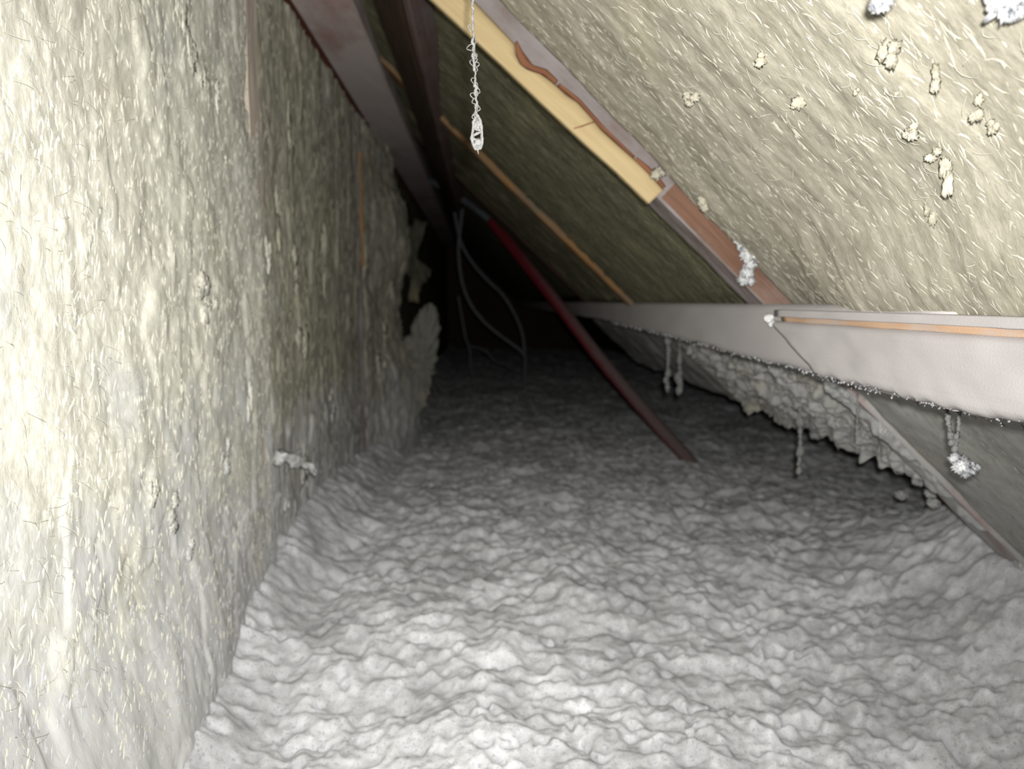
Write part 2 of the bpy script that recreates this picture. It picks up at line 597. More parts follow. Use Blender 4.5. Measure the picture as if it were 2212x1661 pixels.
struct(link('floor', box_mesh('floor', (-0.44, Y0, -0.28), (1.25, Y1 + .05, -0.25)), BOARD), 'dark floor boards under the loose fill')
struct(link('wall_left', box_mesh('wall_left', (-0.44, Y0, -0.25), (-0.415, Y1, 0.95)), BOARD), 'dark boarding behind the knee wall insulation')
struct(link('wall_back', beam_mesh('wall_back', (-0.39, Y1 + .015, 0.33), (1.2, Y1 + .015, 0.33), (0, 1, 0), (0, 0, 1), 0.03, 1.16, 0.002, 8, 0.0005), BOARD), 'dark gable boarding at the far end of the eave')
A = roof(-0.60, Y0, 0.375); B = roof(-0.60, Y1, 0.375)
mid_off = T_ * 0.72
struct(link('ceiling', beam_mesh('ceiling', A + mid_off, B + mid_off, T_, M_, 1.46, 0.02, 0.002, 12, 0.0005), BOARD), 'dark sloping roof boarding above the rafters')

# ------------------------------------------------------------------ loose fill on the floor
def fill_height(x, y):
    wx = x + 0.012 * fbm(x * 45, y * 45, 3, 51); wy = y + 0.012 * fbm(x * 45, y * 45, 3, 77)
    h = 0.04 * fbm(x * 2.2, y * 2.0, 3, 5)
    h = h + 0.014 * fbm(x * 8, y * 8, 1, 8)
    h = h + 0.010 * fbm(wx * 19, wy * 19, 1, 21)
    h = h + 0.0100 * fbm(x * 38, y * 38, 1, 31) + 0.0080 * fbm(x * 83, y * 83 + 3, 1, 41)
    h = h + 0.0042 * fbm(x * 175, y * 175, 1, 61) + 0.0018 * fbm(x * 330, y * 330, 1, 91)
    # small open pits between the clumps
    h = h - 0.008 * sstep(0.74, 0.86, vn(x * 62, y * 62, 95)) * sstep(0.45, 0.6, vn(x * 150, y * 150, 96))
    h = h - 0.002
    # drift banked up against the eave at the right, small bank along the knee wall
    h = h + 0.15 * sstep(0.38, 0.74, x) * (1 - sstep(0.78, 1.22, y + 0.06 * fbm(x * 9, y * 9, 2, 3)))
    h = h + 0.05 * (1 - sstep(-0.27, -0.17, x))
    h = h - 0.05 * sstep(1.1, 2.8, y)
    return h


ys = np.concatenate([np.linspace(Y0 + .02, 0.36, 70)[:-1], np.geomspace(0.36, Y1 - 0.02, 820)])
nx = 640
xs0 = np.where(ys < .3, -0.30, np.maximum(-0.30, -1.1 * ys)); xs1 = np.minimum(1.12, 0.80 * np.abs(ys) + 0.42)
xs1 = np.where(ys < .36, 0.74, xs1)
tt = np.linspace(0, 1, nx)
GX = xs0[:, None] + (xs1 - xs0)[:, None] * tt[None]
GY = np.repeat(ys[:, None], nx, 1)
GZ = fill_height(GX, GY)
for _ in range(1):                                 # fluff has no sharp creases
    GZ[1:-1, 1:-1] = (4 * GZ[1:-1, 1:-1] + 2 * (GZ[:-2, 1:-1] + GZ[2:, 1:-1] + GZ[1:-1, :-2] + GZ[1:-1, 2:]) + GZ[:-2, :-2] + GZ[2:, 2:] + GZ[:-2, 2:] + GZ[2:, :-2]) / 16
P = np.stack([GX, GY, GZ], -1)
idx = np.arange(P.shape[0] * nx).reshape(P.shape[0], nx)
q = np.stack([idx[:-1, :-1], idx[:-1, 1:], idx[1:, 1:], idx[1:, :-1]], -1).reshape(-1, 4)
fill = link('loose_fill_insulation', mesh_np('loose_fill', P, q), FLUFF)
FP = P[69:520]
tag(fill, 'grey blown loose-fill insulation heaped over the loft floor', 'insulation', kind='stuff')


# ------------------------------------------------------------------ knee wall wool (left)
def wall_batt(name, y0, y1, z0, z1, ny, nz, xf, amp, seed, thick=0.11, geom=True, ragged=0.01):
    yy = np.geomspace(max(y0, 0.22), y1, ny) if geom else np.linspace(y0, y1, ny)
    if y0 < 0.22 and geom:
        yy = np.concatenate([np.linspace(y0, 0.22, 30)[:-1], yy])
    zz = np.linspace(z0, z1, nz)
    YY, ZZ = np.meshgrid(yy, zz, indexing='ij')
    st = fbm(YY * 110, ZZ * 26, 4, seed, 0.6)                    # upright fibre ridges
    fl = fbm(YY * 20, ZZ * 14, 4, seed + 3, 0.5)                # lumps
    rag = fbm(YY * 60, ZZ * 45, 4, seed + 5, 0.6)
    tear = sstep(0.10, 0.16, fbm(YY * 17, ZZ * 9, 3, seed + 6)) * 0.4
    X = xf(YY, ZZ) + amp * (0.06 * st + 0.42 * fl + 0.13 * rag + 0.30 * tear)
    # frayed outline
    ey = np.minimum(sstep(0, 0.012, YY - yy[0]), sstep(0, 0.010, yy[-1] - YY))
    X = X - (1 - ey) * 0.008
    YJ = YY + (YY == yy[-1]) * ragged * fbm(ZZ * 35, ZZ * 7, 3, seed + 8) * 2
    P = np.stack([X, YJ, ZZ], -1)
    return grid_slab(name, P, (-thick, 0, 0), YY, ZZ), P


yN = float(on_x(580, 650, XW)[1])                # far edge of the near batt
yS = float(on_x(783, 650, XW - .004)[1])          # second stud
zs = float(on_x(565, 215, XW)[2])


def xf_near(Y, Z):
    notch = sstep(yN - .055, yN - .048, Y + .006 * fbm(Z * 50, Y * 50, 2, 4)) * sstep(zs - .03, zs, Z + .02 * fbm(Z * 40, Y * 60, 2, 14))
    return XW - 0.030 * notch - 0.006 * sstep(0.5, .25, Y) + 0.035 * (1 - sstep(0.0, 0.17, Z)) * (1 - sstep(0.5, 0.86, Y))


meN, PN = wall_batt('wall_batt_near', -0.5, yN, -0.05, 0.775, 360, 420, xf_near, 0.017, 100)
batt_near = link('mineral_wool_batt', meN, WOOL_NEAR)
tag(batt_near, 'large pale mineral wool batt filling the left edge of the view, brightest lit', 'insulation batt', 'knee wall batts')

meM, PM = wall_batt('wall_batt_mid', yN + .006, yS - .004, -0.05, 0.775, 230, 300, lambda Y, Z: XW - 0.008 + 0 * Y, 0.022, 200)
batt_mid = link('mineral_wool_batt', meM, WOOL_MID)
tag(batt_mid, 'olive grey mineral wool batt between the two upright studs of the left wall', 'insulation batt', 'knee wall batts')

yF = 2.05


def xf_far(Y, Z):
    b = sstep(yS, yF, Y) * (0.070 + 0.03 * np.sin(Z * 11 + 1))
    top = 1 - 0.75 * sstep(0.45, 0.74, Z)
    return XW - 0.006 + b * top + 0.018 * fbm(Z * 22, Y * 6, 3, 88)


meF, PF = wall_batt('wall_batt_far', yS + .012, yF, -0.05, 0.775, 110, 260, xf_far, 0.030, 300, thick=0.09, ragged=0.03)
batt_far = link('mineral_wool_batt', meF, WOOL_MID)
tag(batt_far, 'sagging ragged mineral wool batt beyond the farther stud of the left wall', 'insulation batt', 'knee wall batts')
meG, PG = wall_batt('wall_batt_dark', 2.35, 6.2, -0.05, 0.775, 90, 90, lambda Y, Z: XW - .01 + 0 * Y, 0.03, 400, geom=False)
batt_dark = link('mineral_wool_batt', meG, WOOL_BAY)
tag(batt_dark, 'mineral wool lining in deep shadow behind the hanging cables', 'insulation batt', 'knee wall batts')

# torn tongue of wool peeling off the far batt
flap_px = [(926, 656), (938, 668), (951, 694), (945, 726), (944, 764), (940, 790), (936, 816), (926, 846), (921, 869), (908, 893), (894, 914), (871, 930),
           (858, 912), (862, 868), (866, 820), (870, 770), (880, 722), (898, 684), (914, 664)]


def slab_from_px(pts, y, thick, jitter=0.003, nring=9, dome=0.02, seed=0, dense=8):
    C = np.array([on_y(a, b, y) for a, b in pts])
    ring = catmull(np.vstack([C, C[:1]]), len(C) * dense)[:-1]
    n = len(ring)
    a = np.arange(n)
    ring = ring + (np.stack([fbm(a * .35, a * 0.01, 3, seed), 0 * a, fbm(a * .35, a * .01 + 9, 3, seed + 1)], -1)) * jitter * 2
    c = ring.mean(0)
    V = []; T = []; Q = []; U = []
    for k in range(nring):
        f = 1 - k / nring
        R = c + (ring - c) * f
        R = R + np.array([0, -1.0, 0]) * (dome * (1 - f * f)) + np.array([0, -1.0, 0]) * (fbm(R[:, 0] * 60, R[:, 2] * 60, 4, seed + 4) * 0.035 * (k > 0))[:, None]
        V.append(R); U.append(R[:, [0, 2]])
    V.append((c + np.array([0, -dome, 0]))[None]); U.append(c[[0, 2]][None])
    b = np.arange(n); bn = (b + 1) % n
    for k in range(nring - 1):
        Q.append(np.stack([k * n + b, k * n + bn, (k + 1) * n + bn, (k + 1) * n + b], -1))
    T.append(np.stack([(nring - 1) * n + b, (nring - 1) * n + bn, np.full(n, nring * n)], -1))
    off = nring * n + 1
    V.append(ring + np.array([0, thick, 0])); U.append(ring[:, [0, 2]])
    V.append((c + np.array([0, thick, 0]))[None]); U.append(c[[0, 2]][None])
    Q.append(np.stack([bn, b, off + b, off + bn], -1))
    T.append(np.stack([off + bn, off + b, np.full(n, off + n)], -1))
    return np.concatenate(V), np.concatenate(Q), np.concatenate(T), np.concatenate(U)


V, Q, T, U = slab_from_px(flap_px, 2.0, 0.05, 0.011, seed=12)
fo = link('torn_flap', mesh_np('torn_flap', V, Q, T, U), WOOL_TORN, batt_far)
fo['label'] = 'pale torn tongue of wool peeling away from the batt'
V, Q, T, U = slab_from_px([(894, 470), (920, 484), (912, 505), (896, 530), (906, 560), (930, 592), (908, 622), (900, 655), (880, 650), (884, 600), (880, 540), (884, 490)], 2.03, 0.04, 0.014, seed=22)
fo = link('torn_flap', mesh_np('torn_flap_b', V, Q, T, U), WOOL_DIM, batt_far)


# ------------------------------------------------------------------ roof wool
PU = s_of(on_roof(1073, 0, 0.214)); 


def roof_batt(name, y0, y1, s0, s1, ny, ns, pf, amp, seed, mat, geom=True, thick=0.10):
    yy = np.geomspace(max(y0, 0.16), y1, ny) if geom else np.linspace(y0, y1, ny)
    if y0 < 0.16: yy = np.concatenate([np.linspace(y0, 0.16, 25)[:-1], yy])
    ss = np.linspace(s0, s1, ns)
    YY, SS = np.meshgrid(yy, ss, indexing='ij')
    st = fbm(YY * 120, SS * 26, 4, seed, 0.6)
    fl = fbm(YY * 22, SS * 13, 4, seed + 3, 0.5)
    rag = fbm(YY * 70, SS * 45, 3, seed + 5, 0.6)
    PP = pf(YY, SS) - amp * (0.09 * st + 0.45 * fl + 0.16 * rag)
    ey = np.minimum(sstep(0, 0.012, YY - yy[0]), sstep(0, 0.010, yy[-1] - YY))
    PP = PP + (1 - ey) * 0.005
    P = O_ + T_ * SS[..., None] + EY * YY[..., None] + M_ * PP[..., None]
    P[:, 0] += 0; 
    me = grid_slab(name, P, M_ * thick, YY, SS)
    return me, P


R2A, R2B = 1.342, 1.38
p2 = float((on_y(1150, 447, R2A) - O_).dot(M_))
R1A, R1B = 0.72, 0.765          # first rafter, near and far face
PB1 = 0.190                     # its underside
sa = s_of(on_y(1198, 136, R1A)); pa = float((on_y(1198, 136, R1A) - O_).dot(M_))
sb = s_of(on_y(1560, 512, R1A)); pb = float((on_y(1560, 512, R1A) - O_).dot(M_))


def pf_near(Y, S):
    e = pa + (pb - pa) * np.clip((S - sa) / (sb - sa), -0.4, 1.1)
    return e + 0.004 * sstep(0.5, 0.2, Y) - 0.022 * sstep(0.12, 0.21, S) * (1 - sstep(0.52, 0.68, Y))


meR, PR = roof_batt('roof_batt_near', -0.5, R1A - .003, -0.46, 0.290, 330, 340, pf_near, 0.011, 500, WOOL_ROOF)
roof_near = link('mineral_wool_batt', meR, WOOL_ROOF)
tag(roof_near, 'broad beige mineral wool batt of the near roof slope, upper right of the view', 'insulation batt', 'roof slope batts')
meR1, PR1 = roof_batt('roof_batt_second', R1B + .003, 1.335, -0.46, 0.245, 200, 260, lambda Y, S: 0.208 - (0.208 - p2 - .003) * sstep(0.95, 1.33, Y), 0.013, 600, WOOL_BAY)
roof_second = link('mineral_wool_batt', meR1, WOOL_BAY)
tag(roof_second, 'dark olive roof batt between the yellow-edged rafter and the next thin one', 'insulation batt', 'roof slope batts')
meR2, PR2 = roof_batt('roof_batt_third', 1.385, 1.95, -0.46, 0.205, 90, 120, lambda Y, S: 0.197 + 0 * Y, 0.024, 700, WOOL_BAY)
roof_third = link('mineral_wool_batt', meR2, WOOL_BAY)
tag(roof_third, 'shadowed roof batt just beyond the thin orange rafter edge', 'insulation batt', 'roof slope batts')
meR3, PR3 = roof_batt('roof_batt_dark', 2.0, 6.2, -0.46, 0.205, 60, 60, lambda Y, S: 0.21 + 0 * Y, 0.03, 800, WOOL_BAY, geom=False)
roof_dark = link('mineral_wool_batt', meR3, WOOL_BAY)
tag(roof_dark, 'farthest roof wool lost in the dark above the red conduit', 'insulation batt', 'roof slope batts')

# wool on the slope below the long beam
def low_end(S, s1):
    return 0
meE0, PE0 = roof_batt('eave_batt_near', -0.5, R1A + .005, 0.235, 0.66, 170, 190, lambda Y, S: 0.203 - 0.0095 * sstep(0.58, 0.70, Y), 0.010, 900, WOOL_EAVE)
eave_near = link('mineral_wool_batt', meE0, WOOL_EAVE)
tag(eave_near, 'grey olive batt with torn edge below the long beam, at the right border', 'insulation batt', 'eave batts')
meE1, PE1 = roof_batt('eave_batt_second', R1B + .005, 1.335, 0.235, 0.50, 220, 200, lambda Y, S: 0.206 - (0.030 * np.maximum(fbm(Y * 38, S * 38, 2, 71) + .1, -.1) + 0.016 * fbm(Y * 90, S * 90, 2, 75)) * (0.3 + 0.7 * sstep(0.26, 0.34, S)), 0.014, 950, WOOL_EAVE)
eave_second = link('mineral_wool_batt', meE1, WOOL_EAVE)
tag(eave_second, 'dusty batt under the long beam, clumped with grey fluff along its lower edge', 'insulation batt', 'eave batts')
meE2, PE2 = roof_batt('eave_batt_third', 1.385, 2.4, 0.235, 0.50, 80, 80, lambda Y, S: 0.206 + 0 * Y, 0.03, 970, WOOL_EAVE)
eave_third = link('mineral_wool_batt', meE2, WOOL_EAVE)
tag(eave_third, 'dim grey batt under the far end of the long beam', 'insulation batt', 'eave batts')

# ------------------------------------------------------------------ timber
# studs of the knee wall
z_lo, z_hi = -0.2, 0.775
def stud(y, x_face, wdt, mat, label, seed):
    o = link('wall_stud', beam_mesh('wall_stud', (x_face - .05, y, z_lo), (x_face - .05, y, z_hi), (1, 0, 0), (0, 1, 0), 0.10, wdt, 0.002, 60, 0.001, seed), mat)
    tag(o, label, 'stud', 'knee wall studs')
    return o
stud(yN - .024, XW - 0.001, 0.044, STUD, 'pale upright stud showing as a short strip at the edge of the near batt', 1)
s2 = stud(yS + .004, XW - 0.004, 0.012, GREYWOOD, 'thin upright stud edge with a bare orange stretch between the left wall batts', 2)
za, zb2 = float(on_x(783, 335, XW - .003)[2]), float(on_x(783, 575, XW - .003)[2])
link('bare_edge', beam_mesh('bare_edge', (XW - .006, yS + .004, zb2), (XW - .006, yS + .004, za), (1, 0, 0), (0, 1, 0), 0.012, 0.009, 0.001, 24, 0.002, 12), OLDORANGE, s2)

# dusty top plate of the knee wall
zP = float(on_x(625, 0, XW)[2])
xR = float(on_z(760, 0, zP)[0])
tp = link('top_plate', beam_mesh('top_plate', ((XW + xR) / 2, -0.5, zP + .022), ((XW + xR) / 2, 5.8, zP + .022), (1, 0, 0), (0, 0, 1), xR - XW, 0.044, 0.003, 90, 0.0012, 3), PLATE)
tag(tp, 'dusty reddish board running along the top of the left wool wall', 'board')
st_ = link('edge_strip', beam_mesh('edge_strip', (XW - .004, -0.5, zP + .012), (XW - .004, 4.5, zP + .012), (1, 0, 0), (0, 0, 1), 0.009, 0.026, 0.001, 90, 0.0015, 4), REDEDGE, tp)
st_['label'] = 'dark red edge strip'

# purlin under the rafters
pPu = 0.172
sL = s_of(on_roof(806, 0, pPu)); sM = s_of(on_roof(861, 0, pPu)); sRt = s_of(on_roof(888, 0, pPu + .022))
c_s = (sL + sM) / 2; wP = sM - sL
pur = empty('purlin', roof(c_s, 0.6, pPu))
A = roof(c_s, -0.5, pPu + .02); B = roof(c_s, 5.8, pPu + .02)
link('body', beam_mesh('purlin_body', A, B, T_, M_, wP, 0.04, 0.003, 80, 0.0015, 5), DARKWOOD, pur)
lp = link('side_board', beam_mesh('purlin_side', roof(sM + .006, -.5, pPu + .021), roof(sM + .006, 5.8, pPu + .021), T_, M_, 0.011, 0.034, 0.002, 80, 0.001, 6), PURLSIDE, pur)
lp['label'] = 'paler dusty side of the purlin'
tag(pur, 'dark brown purlin running into the dark beside the hanging cobweb', 'beam')

# rafters
def rafter_mesh(name, ya, yb, p0, p1, s0, s1, seed):
    A = roof(s0, (ya + yb) / 2, (p0 + p1) / 2); B = roof(s1, (ya + yb) / 2, (p0 + p1) / 2)
    return beam_mesh(name, A, B, EY, M_, yb - ya, p1 - p0, 0.002, 90, 0.0012, seed)


raf1 = empty('rafter', roof(0.62, (R1A + R1B) / 2, PB1))
s_mid = s_of(on_y(1425, 425, R1A))
bd = link('body', rafter_mesh('rafter_body', R1A, R1B, PB1, 0.33, -0.62, 0.64, 7), [BROWN], raf1)
me = bd.data
me.materials.append(GREYWOOD)
me.materials.append(LOWDUST)
for pl in me.polygons:                      # underside and the stretch beside the pale plank lie under grey dust
    n = np.array(pl.normal); c = np.array(pl.center) + np.array(raf1['_b'])
    if (c - O_).dot(M_) < PB1 + 0.004 or s_of(c) < s_mid + 0.004:
        pl.material_index = 1
    if s_of(c) > 0.23:
        pl.material_index = 2
tag(raf1, 'brown rafter crossing the roof slope, its upper half faced with yellow wood', 'rafter')

meD, PD = roof_batt('rafter_dust', R1A + .002, R1B - .001, 0.225, 0.62, 30, 200, lambda Y, S: PB1 - .0005 - (puffs(Y, S, 0.020, 81) * 0.45 + puffs(Y, S + .2, 0.009, 85) * 0.6) * (sstep(-0.20, 0.0, fbm(Y * 9, S * 14, 3, 33)) * 1.3 - .25), 0.006, 960, None, thick=0.02)
od = link('dust_layer', meD, DUSTGREY, raf1); od['label'] = 'grey fluff caked on the foot of the rafter'

# the yellow plank nailed to the rafter's near face
yp = R1A - 0.011
lo_px = [(790, -135), (935, 0), (1084, 138), (1171, 222), (1247, 293), (1334, 372), (1403, 439)]
up_px = [(1437, 407), (1410, 377), (1383, 350), (1345, 317), (1301, 277), (1280, 250), (1250, 217), (1225, 201), (1198, 176), (1171, 157),
         (1145, 149), (1128, 138), (1117, 116), (1114, 92), (1076, 52), (1030, 3), (880, -135)]


def strip_slab(lo, up, y, thick, nl=90, nw=6, seed=0, wave=0.0):
    """plank whose two long edges are given as polylines; front at y, back at y+thick"""
    def resample(px):
        C = np.array([on_y(a, b, y) for a, b in px])
        d = np.concatenate([[0], np.cumsum(np.linalg.norm(np.diff(C, axis=0), axis=1))])
        t = np.linspace(0, d[-1], nl)
        return np.stack([np.interp(t, d, C[:, k]) for k in range(3)], -1)
    L = resample(lo); Up = resample(up[::-1])
    f = np.linspace(0, 1, nw)
    P = L[:, None] * (1 - f)[None, :, None] + Up[:, None] * f[None, :, None]
    ln = np.linalg.norm(P - P[0:1], axis=-1)
    P[..., 1] += wave * fbm(ln * 40, f[None] * 3 + 0 * ln, 3, seed)
    # round the upper wane
    P[:, -1, 1] += thick * 0.45
    wd = np.linalg.norm(P - P[:, :1], axis=-1)
    return grid_slab('plank', P, (0, thick, 0), ln, wd, 0.0002)


pk = empty('plank', roof(s_mid, yp, 0.185))
link('board', strip_slab(lo_px, up_px, yp, 0.0105, 110, 7, 3, 0.002), YELLOW, pk)
# bark along the wane, only where the photo shows it
def bark_piece(lo, up, y, nm='bark_edge'):
    return link(nm, strip_slab(lo, up, y, 0.006, 24, 4, 5, 0.003), BARK, pk)
bark_piece([(1113, 90), (1116, 116), (1127, 139), (1150, 151), (1175, 159), (1200, 180)], [(1206, 172), (1182, 148), (1152, 138), (1140, 126), (1128, 106), (1118, 86)], yp - .0015)
bark_piece([(1372, 344), (1395, 366), (1416, 388), (1432, 406)], [(1440, 402), (1423, 378), (1403, 358), (1378, 338)], yp - .0015)
bark_piece([(1205, 182), (1250, 219), (1300, 277), (1370, 341)], [(1374, 336), (1306, 272), (1255, 213), (1210, 178)], yp - .001)
ck = bark_piece([(1240, 277), (1260, 272), (1285, 262)], [(1290, 258), (1262, 268), (1241, 275)], yp - .0035, 'crack')
ck['label'] = 'dark slanting crack'
tag(pk, 'fresh yellow pine plank with bark wane nailed to the rafter', 'plank')

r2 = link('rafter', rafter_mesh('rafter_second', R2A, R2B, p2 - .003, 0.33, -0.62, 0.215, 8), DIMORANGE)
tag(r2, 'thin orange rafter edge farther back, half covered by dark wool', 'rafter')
r3 = link('rafter', rafter_mesh('rafter_third', 1.955, 1.995, 0.19, 0.33, -0.62, 0.215, 9), DARKWOOD)
tag(r3, 'darkest rafter deep in the eave behind the red conduit', 'rafter')

# long beam on the right
xb = 0.27
yj = float(on_x(1700, 740, xb)[1])             # where the near length butts the far one
zt = float(on_x(2000, 678, xb)[2])
bm_near = empty('wall_plate', (xb + .05, 0.3, zt - .06))
zg0 = float(on_x(2212, 713, xb)[2]); zg1 = float(on_x(2212, 730, xb)[2])
zb = float(on_x(2212, 925, xb)[2])


def plate_mesh(name, x0, x1, ya_top, ya_bot, y0, ztop, zbot, nl=70, seed=0, fray=0.0):
    """beam along y: section x0..x1, ztop..zbot(y); its far end cut on the slant from ya_top to ya_bot"""
    t = np.linspace(0, 1, nl)
    rows = []
    zs_ = np.linspace(0, 1, 14)
    P = np.zeros((nl, 14, 3))
    for j, f in enumerate(zs_):
        ye = ya_top + (ya_bot - ya_top) * f
        y = y0 + (ye - y0) * t
        zz = ztop + (zbot(y) - ztop) * f
        P[:, j, 0] = x0 + 0.0016 * fbm(y * 30, zz * 60, 3, seed) * 2 + 0.004 * ((j == 0) or (j == 13))
        P[:, j, 1] = y
        P[:, j, 2] = zz + (fray * fbm(y * 160, y * 3, 3, seed + 2) if j >= 12 else 0)
    return grid_slab(name, P, (x1 - x0, 0, 0), P[..., 1], P[..., 2], 0.0008)


zbn = lambda y: zb + 0.006 * sstep(0.35, 0.75, y)
link('face', plate_mesh('plate_face', xb, xb + .10, float(on_x(1660, 700, xb)[1]), float(on_x(1765, 792, xb)[1]), -0.5, zg1, zbn, 160, 31, 0.006), PLANED, bm_near)
link('top_board', plate_mesh('plate_top', xb - .001, xb + .10, yj + .03, yj + .03, -0.5, zt, lambda y: zg0 + 0 * y, 90, 33, 0.001), PLANED, bm_near)
os_ = link('bare_strip', plate_mesh('plate_strip', xb + .0035, xb + .09, yj + .025, yj + .02, -0.5, zg0 + .0005, lambda y: zg1 - .0005 + 0 * y, 90, 34, 0.001), ORANGE, bm_near)
os_['label'] = 'narrow bare orange wood strip along the beam'
tag(bm_near, 'pale dusty beam along the right side with an orange line near its top', 'beam')

zf0 = float(on_x(1500, 655, xb + .006)[2])
zb_pts = [(1900, 850), (1700, 792), (1600, 768), (1450, 727), (1350, 703), (1300, 690)]
yb_ = np.array([on_x(a, b, xb + .006)[1] for a, b in zb_pts]); zb_ = np.array([on_x(a, b, xb + .006)[2] for a, b in zb_pts])
far_pl = link('wall_plate', plate_mesh('plate_far', xb + .006, xb + .10, 5.9, 5.9, 0.42, zf0, lambda y: np.interp(y, yb_, zb_), 160, 41, 0.004), PLANED)
tag(far_pl, 'grey dusty beam continuing behind the pale one into the dark', 'beam')

# ------------------------------------------------------------------ conduit and cables
cd = empty('conduit', on_y(1490, 990, 1.72))
cpx = [(1062, 478, 2.35), (1100, 525, 2.28), (1200, 650, 2.10), (1300, 779, 1.95), (1400, 896, 1.82), (1480, 985, 1.73), (1540, 1060, 1.66)]
path = catmull([on_y(a, b, y) for a, b, y in cpx], 90)
V, Q, T, U = tube_arrays(path, 0.0165, 20, 0.03, 4)
sl = link('red_sleeve', mesh_np('red_sleeve', V, Q, T, U), RED, cd)
gpx = [(908, 381, 2.68), (925, 389, 2.64), (960, 407, 2.56), (1010, 437, 2.46), (1045, 463, 2.38), (1075, 492, 2.33)]
path = catmull([on_y(a, b, y) for a, b, y in gpx], 60)
V, Q, T, U = tube_arrays(path, 0.0118, 16, 0.03, 5)
gp = link('grey_pipe', mesh_np('grey_pipe', V, Q, T, U), GREYPIPE, cd)
gp['label'] = 'thin grey pipe entering the red sleeve'
tag(cd, 'red conduit slanting down into the loose fill, dusty grey toward its foot', 'conduit')


def cable(px, y0, y1, r, label):
    n = len(px)
    pts = [on_y(a, b, y0 + (y1 - y0) * i / (n - 1)) for i, (a, b) in enumerate(px)]
    V, Q, T, U = tube_arrays(catmull(pts, 90), r, 10, 0.1, n)
    o = link('cable', mesh_np('cable', V, Q, T, U), CABLE)
    tag(o, label, 'cable', 'hanging cables')


cable([(1002, 372), (1000, 396), (998, 458), (992, 513), (991, 553), (998, 608), (1015, 654), (1045, 694), (1080, 724), (1121, 754), (1133, 768)], 2.7, 2.78, 0.0058, 'grey hanging cable bowing out to the left, nearest the wool wall')
cable([(984, 372), (983, 393), (981, 445), (987, 486), (998, 529), (1024, 572), (1056, 608), (1086, 637), (1110, 675), (1127, 716), (1133, 757), (1134, 795), (1130, 840)], 2.72, 2.95, 0.0058, 'grey hanging cable bowing right and dropping into the fill')
cable([(990, 640), (996, 675), (1006, 730), (1014, 751), (1016, 789), (1018, 812)], 2.9, 3.0, 0.0045, 'dim upright cable stub at the foot of the hanging cables')
cable([(1010, 748), (1024, 750), (1040, 754), (1056, 765), (1070, 781), (1094, 789), (1112, 800)], 2.9, 3.05, 0.004, 'thin dim cable curling along the fill between the hanging cables')


# ------------------------------------------------------------------ wool fibres, tufts
def scatter_tufts(name, P, parent, count, length, width, along, seed, mat, region=None, normal=None, lift=0.3):
    """short flattened wisps lying on a wool face, one joined part"""
    rng = np.random.default_rng(seed)
    nu, nv = P.shape[:2]
    iu = rng.integers(2, nu - 3, count); iv = rng.integers(2, nv - 3, count)
    c = P[iu, iv]
    du = P[iu + 1, iv] - P[iu - 1, iv]; dv = P[iu, iv + 1] - P[iu, iv - 1]
    n = np.cross(du, dv); n /= np.linalg.norm(n, axis=1, keepdims=True) + 1e-12
    n = np.where((n @ normal)[:, None] < 0, -n, n)
    n = n * 0.5 + np.asarray(normal) * 0.5
    along = np.asarray(along, float)
    side = np.cross(n, along); side /= np.linalg.norm(side, axis=1, keepdims=True)
    ang = rng.normal(0, 0.33, count) if name != 'fibre_fuzz' else rng.uniform(0, 6.28, count)
    d = along * np.cos(ang)[:, None] + side * np.sin(ang)[:, None]
    e = np.cross(n, d); e /= np.linalg.norm(e, axis=1, keepdims=True)
    L = length * rng.uniform(0.35, 1.3, count) ** 1.3; W = width * rng.uniform(0.3, 1.4, count)
    if region is not None:
        k = region(c)
        c, n, d, e, L, W = c[k], n[k], d[k], e[k], L[k], W[k]; count = len(c)
    up = rng.uniform(0.1, 1, count) * lift
    V = np.zeros((count, 8, 3))
    prof = [(-.5, 0.15), (-.15, 1.0), (.2, .8), (.5, .1)]
    bow = rng.normal(0, 0.12, count)
    for i, (a, ww) in enumerate(prof):
        hgt = (0.05 + (a + .5) * up) * L * 0.35 + W * 0.1
        ctr = c + d * (a * L)[:, None] + n * hgt[:, None] + e * (bow * L * (1 - 4 * a * a))[:, None]
        V[:, i] = ctr + e * (W * ww / 2)[:, None]
        V[:, 4 + i] = ctr - e * (W * ww / 2)[:, None]
    # ridge for body: middle vertices raised by splitting
    R = np.zeros((count, 2, 3))
    for i, k in enumerate((1, 2)):
        R[:, i] = (V[:, k] + V[:, 4 + k]) / 2 + n * (W * 0.30)[:, None]
    VV = np.concatenate([V, R], 1).reshape(-1, 3)
    b = np.arange(count)[:, None] * 10
    tr = np.array([[0, 1, 8], [4, 8, 5], [0, 8, 4], [1, 2, 9], [1, 9, 8], [8, 9, 6], [8, 6, 5], [2, 3, 9], [9, 3, 7], [9, 7, 6]])
    T = (b[:, :, None] + tr[None]).reshape(-1, 3)
    me = mesh_np(name, VV, None, T, np.zeros((len(VV), 2)))
    o = link(name, me, mat, parent)
    o['kind'] = 'stuff'
    return o


